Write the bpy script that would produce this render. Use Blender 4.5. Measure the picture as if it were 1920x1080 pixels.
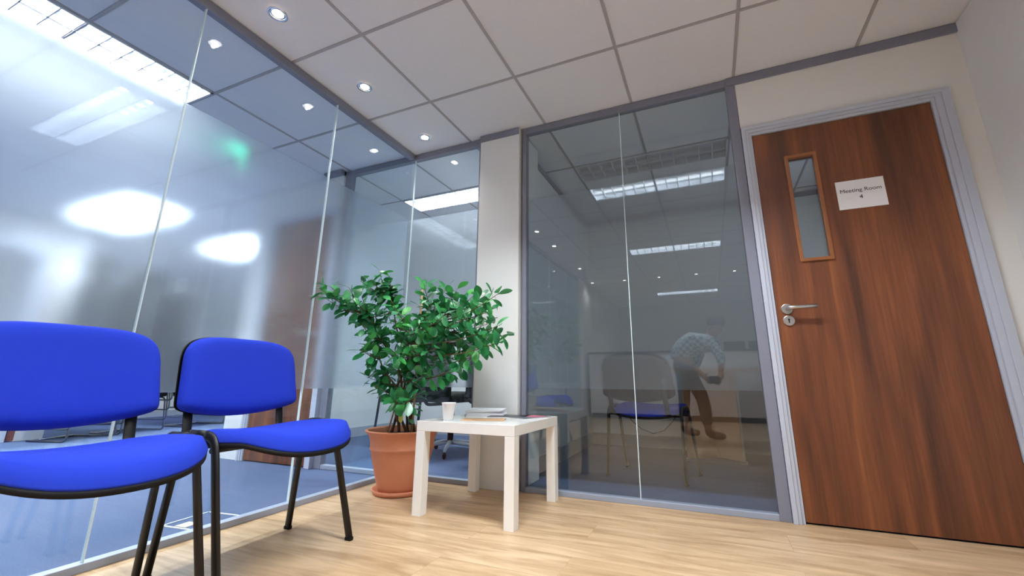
import bpy, bmesh, math, random
from mathutils import Vector, Matrix
random.seed(7)
for o in list(bpy.data.objects): bpy.data.objects.remove(o)
C = bpy.context.scene.collection
S = bpy.context.scene
PI = math.pi
H = 2.383            # ceiling height
XL = -0.267          # lobby face of the left glass partition
# ------------------------------------------------------------------ camera
YAW, PITCH, ROLL = (math.radians(a) for a in (-23.072, 13.875, 0.123))
EYE = Vector((1.759, -2.466, 0.644))
fwd = Vector((math.sin(YAW)*math.cos(PITCH), math.cos(YAW)*math.cos(PITCH), math.sin(PITCH)))
r0 = Vector((math.cos(YAW), -math.sin(YAW), 0)); u0 = r0.cross(fwd)
rt = r0*math.cos(ROLL) + u0*math.sin(ROLL); up = -r0*math.sin(ROLL) + u0*math.cos(ROLL)
cd = bpy.data.cameras.new('camera'); cam = bpy.data.objects.new('camera', cd); C.objects.link(cam)
cam.matrix_world = Matrix(((rt.x, up.x, -fwd.x, EYE.x), (rt.y, up.y, -fwd.y, EYE.y), (rt.z, up.z, -fwd.z, EYE.z), (0, 0, 0, 1)))
cd.sensor_width = 36; cd.lens = 790.424/1920*36
cd.shift_x = -28.6/1920; cd.shift_y = -25.9/1920; cd.clip_start = 0.01
S.camera = cam
# ------------------------------------------------------------------ world and exposure
w = bpy.data.worlds.new('world'); S.world = w; w.use_nodes = True
w.node_tree.nodes['Background'].inputs[0].default_value = (0.62, 0.66, 0.74, 1)
w.node_tree.nodes['Background'].inputs[1].default_value = 1.5
S.view_settings.view_transform = 'Standard'; S.view_settings.look = 'None'
S.view_settings.exposure = 0.52; S.view_settings.gamma = 1; S.view_settings.use_curve_mapping = False
LUM_LOBBY = 60; LUM_COOL = 58; SPOT = 13.0
# ------------------------------------------------------------------ materials
def lin(c):
    f = lambda v: v/12.92 if v <= .04045 else ((v+.055)/1.055)**2.4
    return tuple(f(x/255) for x in c) + (1,)
def new(name):
    m = bpy.data.materials.new(name); m.use_nodes = True; n = m.node_tree.nodes; n.clear()
    out = n.new('ShaderNodeOutputMaterial'); return m, n, m.node_tree.links, out
def pbr(name, col, rough=.5, metal=0, spec=.5, noise=0, nscale=30, bump=0, bscale=200, coat=0, sheen=0, trans=0):
    m, n, l, out = new(name)
    b = n.new('ShaderNodeBsdfPrincipled'); l.new(b.outputs[0], out.inputs[0])
    c = lin(col)
    b.inputs['Roughness'].default_value = rough; b.inputs['Metallic'].default_value = metal
    b.inputs['Specular IOR Level'].default_value = spec; b.inputs['Coat Weight'].default_value = coat
    b.inputs['Coat Roughness'].default_value = .1
    b.inputs['Sheen Weight'].default_value = sheen
    tc = n.new('ShaderNodeTexCoord')
    nz = n.new('ShaderNodeTexNoise'); nz.inputs['Scale'].default_value = nscale; nz.inputs['Detail'].default_value = 6
    l.new(tc.outputs['Object'], nz.inputs['Vector'])
    mx = n.new('ShaderNodeMix'); mx.data_type = 'RGBA'
    k = 1-noise
    mx.inputs[6].default_value = (c[0]*k, c[1]*k, c[2]*k, 1); k = 1+noise
    mx.inputs[7].default_value = (min(1, c[0]*k), min(1, c[1]*k), min(1, c[2]*k), 1)
    l.new(nz.outputs[0], mx.inputs[0]); l.new(mx.outputs[2], b.inputs['Base Color'])
    if bump:
        n2 = n.new('ShaderNodeTexNoise'); n2.inputs['Scale'].default_value = bscale; n2.inputs['Detail'].default_value = 4
        l.new(tc.outputs['Object'], n2.inputs['Vector'])
        bp = n.new('ShaderNodeBump'); bp.inputs['Strength'].default_value = bump; bp.inputs['Distance'].default_value = .002
        l.new(n2.outputs[0], bp.inputs['Height']); l.new(bp.outputs[0], b.inputs['Normal'])
    return m
def emis(name, col, s):
    m, n, l, out = new(name); e = n.new('ShaderNodeEmission'); e.inputs[0].default_value = lin(col); e.inputs[1].default_value = s
    l.new(e.outputs[0], out.inputs[0]); return m
def glassmat(name, tint, boost=1.0):
    m, n, l, out = new(name)
    fr = n.new('ShaderNodeLayerWeight'); fr.inputs[0].default_value = .5
    pw = n.new('ShaderNodeMath'); pw.operation = 'POWER'; pw.inputs[1].default_value = 5
    l.new(fr.outputs['Facing'], pw.inputs[0])
    mu = n.new('ShaderNodeMath'); mu.operation = 'MULTIPLY_ADD'; mu.inputs[1].default_value = 1-.043*boost; mu.inputs[2].default_value = .043*boost; mu.use_clamp = True
    l.new(pw.outputs[0], mu.inputs[0])
    t = n.new('ShaderNodeBsdfTransparent'); t.inputs[0].default_value = tint
    g = n.new('ShaderNodeBsdfGlossy'); g.inputs['Roughness'].default_value = 0
    g.inputs[0].default_value = (.95, .98, 1, 1)
    mx = n.new('ShaderNodeMixShader'); l.new(mu.outputs[0], mx.inputs[0]); l.new(t.outputs[0], mx.inputs[1]); l.new(g.outputs[0], mx.inputs[2])
    l.new(mx.outputs[0], out.inputs[0]); return m
def filmmat(name, tint, rough, wide, dif, white):
    """frosted film: a tight and a wide forward-scattering lobe and a little diffusion"""
    m, n, l, out = new(name)
    r = n.new('ShaderNodeBsdfRefraction'); r.inputs[0].default_value = tint; r.inputs['Roughness'].default_value = rough; r.inputs['IOR'].default_value = 1.2
    r2 = n.new('ShaderNodeBsdfRefraction'); r2.inputs[0].default_value = tint; r2.inputs['Roughness'].default_value = .72; r2.inputs['IOR'].default_value = 1.3
    t = n.new('ShaderNodeBsdfTranslucent'); t.inputs[0].default_value = white
    d = n.new('ShaderNodeBsdfDiffuse'); d.inputs[0].default_value = white
    m0 = n.new('ShaderNodeMixShader'); m0.inputs[0].default_value = wide; l.new(r.outputs[0], m0.inputs[1]); l.new(r2.outputs[0], m0.inputs[2])
    m1 = n.new('ShaderNodeMixShader'); m1.inputs[0].default_value = .35; l.new(t.outputs[0], m1.inputs[1]); l.new(d.outputs[0], m1.inputs[2])
    m2 = n.new('ShaderNodeMixShader'); m2.inputs[0].default_value = dif; l.new(m0.outputs[0], m2.inputs[1]); l.new(m1.outputs[0], m2.inputs[2])
    l.new(m2.outputs[0], out.inputs[0]); return m
def floor_wood():
    m, n, l, out = new('wood_floor')
    b = n.new('ShaderNodeBsdfPrincipled'); l.new(b.outputs[0], out.inputs[0])
    tc = n.new('ShaderNodeTexCoord')
    br = n.new('ShaderNodeTexBrick'); br.inputs['Scale'].default_value = 1
    br.offset = .37; br.inputs['Brick Width'].default_value = 1.22; br.inputs['Row Height'].default_value = .192
    br.inputs['Mortar Size'].default_value = .0007; br.inputs['Mortar Smooth'].default_value = .2; br.inputs['Bias'].default_value = 0
    br.inputs['Color1'].default_value = lin((200, 168, 130)); br.inputs['Color2'].default_value = lin((210, 180, 144)); br.inputs['Mortar'].default_value = lin((176, 144, 108))
    l.new(tc.outputs['Object'], br.inputs['Vector'])
    mp = n.new('ShaderNodeMapping'); mp.inputs['Scale'].default_value = (1.1, 9, 1); l.new(tc.outputs['Object'], mp.inputs[0])
    nz = n.new('ShaderNodeTexNoise'); nz.inputs['Scale'].default_value = 1.9; nz.inputs['Detail'].default_value = 7; nz.inputs['Distortion'].default_value = .7
    nz.inputs['Roughness'].default_value = .6
    # each board shifts the grain
    sc = n.new('ShaderNodeVectorMath'); sc.operation = 'SCALE'; sc.inputs[3].default_value = 40; l.new(br.outputs['Color'], sc.inputs[0])
    ad = n.new('ShaderNodeVectorMath'); ad.operation = 'ADD'; l.new(mp.outputs[0], ad.inputs[0]); l.new(sc.outputs[0], ad.inputs[1]); l.new(ad.outputs[0], nz.inputs['Vector'])
    rp = n.new('ShaderNodeValToRGB'); rp.color_ramp.elements[0].position = .32; rp.color_ramp.elements[0].color = (.50, .41, .31, 1)
    rp.color_ramp.elements[1].position = .62; rp.color_ramp.elements[1].color = (1, 1, 1, 1)
    l.new(nz.outputs[0], rp.inputs[0])
    mx = n.new('ShaderNodeMix'); mx.data_type = 'RGBA'; mx.blend_type = 'MULTIPLY'; mx.inputs[0].default_value = .8
    l.new(br.outputs['Color'], mx.inputs[6]); l.new(rp.outputs[0], mx.inputs[7])
    l.new(mx.outputs[2], b.inputs['Base Color']); b.inputs['Roughness'].default_value = .38; b.inputs['Specular IOR Level'].default_value = .4
    return m
def door_wood(name='door_veneer'):
    m, n, l, out = new(name)
    b = n.new('ShaderNodeBsdfPrincipled'); l.new(b.outputs[0], out.inputs[0])
    tc = n.new('ShaderNodeTexCoord')
    mp = n.new('ShaderNodeMapping'); mp.inputs['Scale'].default_value = (7.5, 7.5, .55); l.new(tc.outputs['Object'], mp.inputs[0])
    nz = n.new('ShaderNodeTexNoise'); nz.inputs['Scale'].default_value = 1.5; nz.inputs['Detail'].default_value = 3; nz.inputs['Distortion'].default_value = .35
    l.new(mp.outputs[0], nz.inputs['Vector'])
    mp2 = n.new('ShaderNodeMapping'); mp2.inputs['Scale'].default_value = (60, 60, 2.2); l.new(tc.outputs['Object'], mp2.inputs[0])
    n2 = n.new('ShaderNodeTexNoise'); n2.inputs['Scale'].default_value = 2; n2.inputs['Detail'].default_value = 5; l.new(mp2.outputs[0], n2.inputs['Vector'])
    rp = n.new('ShaderNodeValToRGB'); e = rp.color_ramp.elements
    e[0].position = .3; e[0].color = lin((80, 44, 25)); e[1].position = .72; e[1].color = lin((152, 94, 50))
    x = e.new(.48); x.color = lin((112, 62, 34)); x = e.new(.6); x.color = lin((128, 74, 40))
    l.new(nz.outputs[0], rp.inputs[0])
    r2 = n.new('ShaderNodeValToRGB'); r2.color_ramp.elements[0].position = .35; r2.color_ramp.elements[0].color = (.7, .66, .62, 1); r2.color_ramp.elements[1].position = .65; r2.color_ramp.elements[1].color = (1, 1, 1, 1)
    l.new(n2.outputs[0], r2.inputs[0])
    mx = n.new('ShaderNodeMix'); mx.data_type = 'RGBA'; mx.blend_type = 'MULTIPLY'; mx.inputs[0].default_value = .8
    l.new(rp.outputs[0], mx.inputs[6]); l.new(r2.outputs[0], mx.inputs[7]); l.new(mx.outputs[2], b.inputs['Base Color'])
    b.inputs['Roughness'].default_value = .42; return m
def check_shirt():
    m, n, l, out = new('checked_shirt')
    b = n.new('ShaderNodeBsdfPrincipled'); l.new(b.outputs[0], out.inputs[0]); tc = n.new('ShaderNodeTexCoord')
    ck = n.new('ShaderNodeTexChecker'); ck.inputs['Scale'].default_value = 26; ck.inputs[1].default_value = lin((205, 215, 215)); ck.inputs[2].default_value = lin((70, 95, 105))
    l.new(tc.outputs['Object'], ck.inputs[0]); l.new(ck.outputs[0], b.inputs['Base Color']); b.inputs['Roughness'].default_value = .8; return m
M = dict(
    wall=pbr('white_wall_paint', (226, 226, 224), .7, noise=.02, bump=.05, bscale=300),
    ceil=pbr('ceiling_tile', (222, 223, 228), .9, noise=.03, nscale=60, bump=.2, bscale=500),
    tbar=pbr('grid_bar', (168, 166, 170), .6),
    alu=pbr('grey_frame', (126, 128, 142), .45, spec=.5, noise=.03),
    alul=pbr('light_grey_frame', (188, 194, 208), .4, noise=.03),
    wood=floor_wood(), door=door_wood(), bead=pbr('wood_bead', (140, 86, 46), .4, noise=.15, nscale=20),
    carpet=pbr('blue_carpet', (74, 91, 124), .95, noise=.35, nscale=150, bump=.6, bscale=700),
    glass=glassmat('clear_glass', (.93, .97, .985, 1), .75),
    dglass=glassmat('grey_clear_glass', (.90, .94, .95, 1), 1.45),
    film=filmmat('frosted_film', (.97, .985, 1, 1), .26, .14, .055, (.80, .87, .93, 1)),
    film2=filmmat('greyed_film', (.95, .975, 1, 1), .255, .12, .125, (.78, .80, .82, 1)),
    joint=pbr('glass_edge', (215, 232, 235), .15, spec=.8),
    blue=pbr('blue_fabric', (33, 57, 180), .9, noise=.08, nscale=220, bump=.35, bscale=900, spec=.2),
    black=pbr('black_metal', (13, 13, 15), .45, spec=.5, noise=.1),
    blackp=pbr('black_plastic', (13, 13, 15), .65, noise=.1, spec=.25),
    lack=pbr('white_lacquer', (240, 238, 232), .22, spec=.5, noise=.01, coat=.3),
    terra=pbr('terracotta', (204, 132, 98), .75, noise=.08, nscale=14, bump=.15, bscale=120),
    soil=pbr('soil', (60, 42, 30), .95, noise=.4, nscale=60, bump=1, bscale=150),
    bark=pbr('bark', (92, 66, 44), .85, noise=.3, nscale=40, bump=.4),
    cane=pbr('cane', (176, 146, 104), .7, noise=.1),
    white=pbr('white_paper', (238, 238, 240), .6, noise=.01),
    kraft=pbr('kraft_paper', (220, 178, 138), .7, noise=.05),
    chrome=pbr('chrome', (225, 226, 230), .15, metal=1),
    darkchrome=pbr('dark_chrome', (120, 122, 128), .3, metal=1), satin=pbr('satin_steel', (200, 200, 200), .32, metal=1),
    ink=pbr('black_ink', (20, 20, 22), .6), refl=pbr('louvre_white', (205, 208, 215), .3, spec=.6),
    navy=pbr('dark_cover', (40, 40, 52), .35, noise=.5, nscale=25), pink=pbr('pink_cover', (200, 110, 130), .4),
    lightwood=pbr('light_wood', (226, 170, 122), .5, noise=.08, nscale=12), greyedge=pbr('pale_edge', (196, 186, 165), .5),
    desk=pbr('desk_white', (224, 216, 214), .5, noise=.02), desktop=pbr('desk_dark', (60, 52, 48), .4),
    skin=pbr('skin', (176, 124, 98), .6), hair=pbr('dark_hair', (34, 26, 22), .7), jeans=pbr('dark_trousers', (48, 42, 44), .85, noise=.1),
    blackfab=pbr('black_fabric', (14, 14, 17), .95, spec=.1), midalu=pbr('satin_grey_rail', (152, 160, 176), .4),
    boot=pbr('brown_boot', (70, 44, 30), .6), shirt=check_shirt(), skirt=pbr('grey_skirting', (168, 174, 180), .5),
    lamp=emis('lamp_glow', (255, 244, 235), 14), green=emis('green_glow', (10, 225, 165), 10.0),
    metalbox=pbr('grey_metal', (140, 145, 152), .4, metal=.6), ybulb=pbr('yellow_leaf', (196, 190, 90), .6))
def leafmat():
    m, n, l, out = new('leaf')
    b = n.new('ShaderNodeBsdfPrincipled'); tc = n.new('ShaderNodeTexCoord')
    nz = n.new('ShaderNodeTexNoise'); nz.inputs['Scale'].default_value = 7; l.new(tc.outputs['Object'], nz.inputs['Vector'])
    rp = n.new('ShaderNodeValToRGB'); e = rp.color_ramp.elements
    e[0].position = .35; e[0].color = lin((30, 108, 58)); e[1].position = .68; e[1].color = lin((84, 184, 84)); x = e.new(.52); x.color = lin((52, 142, 80))
    l.new(nz.outputs[0], rp.inputs[0]); l.new(rp.outputs[0], b.inputs['Base Color'])
    b.inputs['Roughness'].default_value = .28; b.inputs['Specular IOR Level'].default_value = .6
    t = n.new('ShaderNodeBsdfTranslucent'); l.new(rp.outputs[0], t.inputs[0])
    mx = n.new('ShaderNodeMixShader'); mx.inputs[0].default_value = .2; l.new(b.outputs[0], mx.inputs[1]); l.new(t.outputs[0], mx.inputs[2]); l.new(mx.outputs[0], out.inputs[0]); return m
M['leaf'] = leafmat()
# ------------------------------------------------------------------ helpers
def bx(bm, x0, x1, y0, y1, z0, z1):
    v = [bm.verts.new(p) for p in ((x0,y0,z0),(x1,y0,z0),(x1,y1,z0),(x0,y1,z0),(x0,y0,z1),(x1,y0,z1),(x1,y1,z1),(x0,y1,z1))]
    for f in ((0,3,2,1),(4,5,6,7),(0,1,5,4),(1,2,6,5),(2,3,7,6),(3,0,4,7)): bm.faces.new([v[i] for i in f])
def link(name, bm, mat, parent=None, smooth=False, bevel=0, seg=2, subsurf=0):
    bmesh.ops.recalc_face_normals(bm, faces=bm.faces)
    me = bpy.data.meshes.new(name); bm.to_mesh(me); bm.free()
    if smooth:
        for p in me.polygons: p.use_smooth = True
    o = bpy.data.objects.new(name, me); C.objects.link(o)
    me.materials.append(mat)
    if parent: o.parent = parent
    if bevel:
        b = o.modifiers.new('bevel', 'BEVEL'); b.width = bevel; b.segments = seg; b.limit_method = 'ANGLE'
    if subsurf:
        s = o.modifiers.new('sub', 'SUBSURF'); s.levels = s.render_levels = subsurf
    return o
def box(name, ext, mat, parent=None, bevel=0, **k):
    bm = bmesh.new(); bx(bm, *ext); return link(name, bm, mat, parent, bevel=bevel, **k)
def boxes(name, exts, mat, parent=None, bevel=0):
    bm = bmesh.new()
    for e in exts: bx(bm, *e)
    return link(name, bm, mat, parent, bevel=bevel)
def tube_bm(bm, pts, r, seg=10, ry=None, cap=True, upv=None):
    """round or oval bar swept along pts; r may be a list; ry = half thickness along the second axis"""
    pts = [Vector(p) for p in pts]; n = len(pts); rings = []
    ref = Vector(upv) if upv else Vector((0, 0, 1))
    prev = None
    for i, p in enumerate(pts):
        t = (pts[min(i+1, n-1)] - pts[max(i-1, 0)]).normalized()
        if prev is None:
            a = ref.cross(t)
            if a.length < 1e-3: a = Vector((1, 0, 0)).cross(t)
            a.normalize()
        else:
            a = (prev - t*prev.dot(t)).normalized()
        prev = a; b = t.cross(a)
        ri = r[i] if isinstance(r, (list, tuple)) else r
        rb = ry if ry else ri
        rings.append([bm.verts.new(p + a*ri*math.cos(2*PI*k/seg) + b*rb*math.sin(2*PI*k/seg)) for k in range(seg)])
    for i in range(n-1):
        for k in range(seg):
            bm.faces.new((rings[i][k], rings[i][(k+1) % seg], rings[i+1][(k+1) % seg], rings[i+1][k]))
    if cap: bm.faces.new(rings[0][::-1]); bm.faces.new(rings[-1])
def tube(name, pts, r, mat, parent=None, **k):
    bm = bmesh.new(); tube_bm(bm, pts, r, **k); return link(name, bm, mat, parent, smooth=True)
def lathe_bm(bm, prof, c=(0, 0, 0), seg=40, closed=False):
    rings = [[bm.verts.new((c[0]+r*math.cos(2*PI*k/seg), c[1]+r*math.sin(2*PI*k/seg), c[2]+z)) for k in range(seg)] for r, z in prof]
    for i in range(len(rings)-1):
        for k in range(seg):
            bm.faces.new((rings[i][k], rings[i][(k+1) % seg], rings[i+1][(k+1) % seg], rings[i+1][k]))
    if closed:
        for k in range(seg): bm.faces.new((rings[-1][k], rings[-1][(k+1) % seg], rings[0][(k+1) % seg], rings[0][k]))
    else:
        bm.faces.new(rings[0][::-1]); bm.faces.new(rings[-1])
def lathe(name, prof, mat, parent=None, c=(0, 0, 0), seg=40, closed=False, **k):
    bm = bmesh.new(); lathe_bm(bm, prof, c, seg, closed); return link(name, bm, mat, parent, smooth=True, **k)
def round_path(pts, r, n=5):
    """polyline with its inner corners rounded"""
    pts = [Vector(p) for p in pts]; out = [pts[0]]
    for i in range(1, len(pts)-1):
        a, b, c = pts[i-1], pts[i], pts[i+1]
        d1 = (a-b).normalized(); d2 = (c-b).normalized(); q = min(r, (a-b).length*.45, (c-b).length*.45)
        p0 = b+d1*q; p1 = b+d2*q
        for k in range(n+1):
            t = k/n; out.append(p0*(1-t)**2 + b*2*t*(1-t) + p1*t*t)
    out.append(pts[-1]); return out
def thing(name, label, cat, loc=(0, 0, 0), rz=0, group=None):
    o = bpy.data.objects.new(name, None); C.objects.link(o); o.location = loc; o.rotation_euler = (0, 0, rz); o.empty_display_size = .1
    o['label'] = label; o['category'] = cat
    if group: o['group'] = group
    return o
def tag(o, label, cat, group=None):
    o['label'] = label; o['category'] = cat
    if group: o['group'] = group
    return o
def struct(o): o['kind'] = 'structure'; return o
def shell(name):
    o = bpy.data.objects.new(name, None); C.objects.link(o); o['kind'] = 'structure'; return o
def copy_tree(o, parent=None):
    c = o.copy(); C.objects.link(c); c.parent = parent
    for ch in list(o.children): copy_tree(ch, c)
    return c
# ------------------------------------------------------------------ room shell
struct(box('floor', (XL-.012, 4.2, -9.2, .012, -.06, 0), M['wood']))
struct(boxes('floor', [(-8.2, XL-.012, -9.2, 4.0, -.06, -.001), (XL-.012, 4.2, .012, 4.0, -.06, -.001)], M['carpet']))
FITTINGS = []        # openings of the recessed light fittings, filled in below
def build_ceiling():
    xs = sorted({-8.2, 4.2} | {v for f in FITTINGS for v in f[:2]}); ys = sorted({-9.2, 4.0} | {v for f in FITTINGS for v in f[2:]})
    bm = bmesh.new()
    for a, b in zip(xs, xs[1:]):
        for c, d in zip(ys, ys[1:]):
            mx, my = (a+b)/2, (c+d)/2
            if any(f[0] < mx < f[1] and f[2] < my < f[3] for f in FITTINGS): continue
            bx(bm, a, b, c, d, H+.004, H+.12)
    bmesh.ops.remove_doubles(bm, verts=bm.verts, dist=1e-5)
    struct(link('ceiling', bm, M['ceil']))
bm = bmesh.new()
GX, GY = .241, -.514
for i in range(-14, 7):
    x = GX+.6*i; bx(bm, x-.008, x+.008, -9.1, 4.0, H, H+.004)
for j in range(-14, 8):
    y = GY+.6*j; bx(bm, -8.1, 4.1, y-.008, y+.008, H-.0005, H+.004)
struct(link('trim_1', bm, M['tbar']))
# lobby walls
struct(boxes('wall_back', [(2.042, 3.05, .0, .11, 2.045, H), (2.96, 3.05, 0, .11, 0, 2.045)], M['wall']))
struct(boxes('wall_right', [(3.05, 3.2, -9.0, .45, 0, H), (3.05, 3.2, 1.75, 2.15, 0, H), (3.05, 3.2, .45, 1.75, 0, .9), (3.05, 3.2, .45, 1.75, 2.1, H)], M['wall']))  # opening left for the added daylight window
struct(box('wall_rear', (-.3, 3.2, -8.3, -8.15, 0, H), M['wall']))
struct(boxes('wall_left', [(-.40, XL, -8.3, -4.6, 0, H)], M['wall']))
# pillar between the two glass panels, and the wall behind it
struct(box('wall_pillar', (.346, .657, -.03, .33, 0, H-.0005), M['wall'], bevel=.003))
struct(box('trim_2', (.344, .655, -.036, -.0295, H-.05, H-.001), M['alu']))
struct(box('wall_inner', (.44, .58, .33, 2.15, 0, H), M['wall']))
struct(box('wall_far', (-2.1, 3.05, 2.0, 2.15, 0, H), M['wall']))
struct(boxes('wall_side', [(-2.1, -2.02, 0.75, 2.0, 0, H), (-2.1, -2.02, 2.15, 3.35, 0, H)], M['wall']))  # second box added out of view to stop sky light leaking in
struct(boxes('wall_hall', [(-2.05, -1.84, -.02, .09, 0, H), (-1.84, -1.0, -.02, .09, 2.06, H)], M['wall']))
struct(boxes('wall_office', [(-7.1, -6.95, -9.0, 4.0, 0, H), (-7.1, -2.1, 3.2, 3.35, 0, H)], M['wall']))
struct(box('wall_end', (-7.0, -.4, -5.4, -5.25, 0, H), M['wall']))
struct(box('trim_3', (2.0, 3.05, -.012, 0.0, H-.05, H-.001), M['alu']))
struct(boxes('trim_4', [(.58, .592, .06, 2.0, H-.045, H-.001), (.58, 3.05, 1.988, 2.0, H-.045, H-.001)], M['alu']))
struct(boxes('baseboard_side', [(-2.02, -2.008, .75, 2.0, 0, .1), (-2.02, .44, 1.988, 2.0, 0, .1)], M['skirt']))
struct(boxes('baseboard_far', [(.58, 3.05, 1.986, 2.0, 0, .11), (.58, .594, .06, 2.0, 0, .11)], M['skirt']))
struct(box('baseboard_office', (-6.95, -6.935, -5.2, 3.2, 0, .1), M['skirt']))
struct(boxes('trim_5', [(-1.2, -1.0, -.06, .0, H-.04, H-.001)], M['alu']))
# glass partitions. Each: one frame, panes with their joints and the frosted film on the office side
ZF0, ZF1 = .585, 1.835
def partition(name, axis, fixed, cuts, side, posts=(), film=True, gl='glass', y_off=.0, h0=.028, fm='alu'):
    """axis 'y': glass runs along y at x=fixed; side = +1/-1 the direction of the office side"""
    root = shell(name); a, b = cuts[0], cuts[-1]
    def ext(s0, s1, t0, t1, z0, z1):
        t0, t1 = sorted((fixed+t0*side, fixed+t1*side))
        return (t0, t1, s0, s1, z0, z1) if axis == 'y' else (s0, s1, t0, t1, z0, z1)
    box('head_rail', ext(a, b, 0, .045, H-.045, H-.001), M[fm], root, bevel=.002)
    box('bottom_rail', ext(a, b, 0, .045, 0, h0), M['midalu'], root, bevel=.002)
    for p in posts: box('post', ext(p[0], p[1], -.002, .047, 0, H-.001), M[fm], root, bevel=.002)
    for i in range(len(cuts)-1):
        s0, s1 = cuts[i]+.002, cuts[i+1]-.002
        pn = box('glass_pane', ext(s0, s1, .012, .022, h0-.006, H-.038), M[gl], root)
        if film: box('frosted_film', ext(s0, s1, .0225, .0245, ZF0, ZF1), M['film2' if gl == 'dglass' else 'film'], pn)
    for c in cuts[1:-1]:
        box('joint_strip', ext(c-.0021, c+.0021, .010, .024, h0, H-.04), M['joint'], root)
    return root
partition('window_1', 'y', XL, [-4.6, -3.9, -3.12, -2.34, -1.555, -.772, -.0125], -1)
partition('window_2', 'x', -.002, [-.93, XL-.005, .336], 1, posts=[(-1.0, -.93), (.322, .3455)])
partition('window_3', 'x', -.002, [.70, 1.357, 1.99], 1, posts=[(.672, .70), (1.99, 2.040)], gl='dglass')
partition('window_4', 'y', -2.02, [.09, .75], -1, film=False)
w5 = shell('added_window_5')  # unseen window, added to let daylight brighten the dark room
boxes('frame', [(3.08, 3.13, .45, .50, .9, 2.1), (3.08, 3.13, 1.70, 1.75, .9, 2.1), (3.08, 3.13, .50, 1.70, .9, .95), (3.08, 3.13, .50, 1.70, 2.05, 2.1)], M['alul'], w5)
box('glass_pane', (3.10, 3.11, .50, 1.70, .95, 2.05), M['glass'], w5)
# ------------------------------------------------------------------ doors
def door_set(name, x0, x1, yf, ztop, hx, full=True):
    root = shell(name)
    # stepped grey lining, proud of the wall
    fw = .05
    bm = bmesh.new()
    for (a, b, d) in ((x0-fw, x0-.030, -.022), (x0-.030, x0-.014, -.016), (x0-.014, x0, -.006)):
        bx(bm, a, b, yf+d, yf+.11, 0, ztop+ (x0-a))
    for (a, b, d) in ((x1, x1+.014, -.006), (x1+.014, x1+.040, -.016), (x1+.040, x1+fw+.022, -.022)):
        bx(bm, a, b, yf+d, yf+.11, 0, ztop+min(fw, b-x1))
    for (a, b, d) in ((ztop, ztop+.014, -.006), (ztop+.014, ztop+.030, -.016), (ztop+.030, ztop+fw, -.022)):
        bx(bm, x0-fw, x1+fw+.022, yf+d-.0005, yf+.109, a, b)
    link('door_frame', bm, M['alul'], root, bevel=.0015)
    return root
d1 = door_set('door_1', 2.092, 2.885, 0.0, 1.985, 0)
# leaf with the opening of the vision panel cut out (four boards in one mesh)
vx0, vx1, vz0, vz1 = 2.243, 2.368, 1.238, 1.812
bm = bmesh.new(); Z0, Z1 = .008, 1.981; X0, X1 = 2.0945, 2.8825
for e in ((X0, vx0, Z0, Z1), (vx1, X1, Z0, Z1), (vx0, vx1, Z0, vz0), (vx0, vx1, vz1, Z1)):
    bx(bm, e[0], e[1], .004, .048, e[2], e[3])
leaf = link('door_leaf', bm, M['door'], d1)
bm = bmesh.new()
for e in ((vx0-.012, vx0+.006, vz0-.012, vz1+.012), (vx1-.006, vx1+.012, vz0-.012, vz1+.012), (vx0, vx1, vz0-.012, vz0+.006), (vx0, vx1, vz1-.006, vz1+.012)):
    bx(bm, e[0], e[1], -.006, .02, e[2], e[3])
link('glazing_bead', bm, M['bead'], leaf, bevel=.003)
box('vision_glass', (vx0, vx1, .024, .03, vz0, vz1), M['dglass'], leaf)
def disc_y(bm, x, z, y0, y1, r, seg=28, hole=None):
    a = [bm.verts.new((x+r*math.cos(2*PI*k/seg), y0, z+r*math.sin(2*PI*k/seg))) for k in range(seg)]
    b = [bm.verts.new((x+r*math.cos(2*PI*k/seg), y1, z+r*math.sin(2*PI*k/seg))) for k in range(seg)]
    bm.faces.new(a); bm.faces.new(b[::-1])
    for k in range(seg): bm.faces.new((a[k], b[k], b[(k+1) % seg], a[(k+1) % seg]))
bm = bmesh.new(); disc_y(bm, 2.141, .988, -.005, .006, .0255)
hd = link('handle_rose', bm, M['satin'], d1, bevel=.002)
tube('lever', round_path([(2.141, -.004, .988), (2.141, -.052, .988), (2.262, -.054, .990)], .02, 6), .0095, M['satin'], hd, seg=14)
bm = bmesh.new(); disc_y(bm, 2.143, .929, -.005, .006, .0255)
es = link('escutcheon', bm, M['satin'], d1, bevel=.002)
bm = bmesh.new(); disc_y(bm, 2.143, .934, -.0062, .0, .005, 14); bx(bm, 2.1405, 2.1455, -.0062, 0, .917, .934)
link('keyhole', bm, M['ink'], es)
# second brown door, in the hall behind the left glass
d2 = door_set('door_2', -1.76, -1.07, -.02, 2.0, 0)
lf2 = box('door_leaf', (-1.757, -1.073, -.016, .028, .008, 1.996), M['door'], d2)
bm = bmesh.new(); disc_y(bm, -1.13, .99, -.025, -.014, .025); h2 = link('handle_rose', bm, M['satin'], d2)
tube('lever', round_path([(-1.13, -.02, .99), (-1.13, -.07, .99), (-1.25, -.07, .99)], .02), .009, M['satin'], h2)
# third doorway far off at the left
d3 = shell('door_3')
boxes('door_frame', [(-5.02, -4.94, -.42, -.34, 0, 2.08), (-5.02, -4.94, -1.24, -1.16, 0, 2.08), (-5.02, -4.94, -1.16, -.42, 2.0, 2.08)], M['alul'], d3)
box('door_leaf', (-4.96, -4.92, -.335, -.285, .01, 2.0), M['door'], d3)
struct(boxes('wall_stub', [(-5.02, -4.95, -.28, -.06, 0, H), (-5.02, -4.95, -5.2, -1.24, 0, H), (-5.02, -4.95, -1.24, -.34, 2.08, H)], M['wall']))
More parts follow.
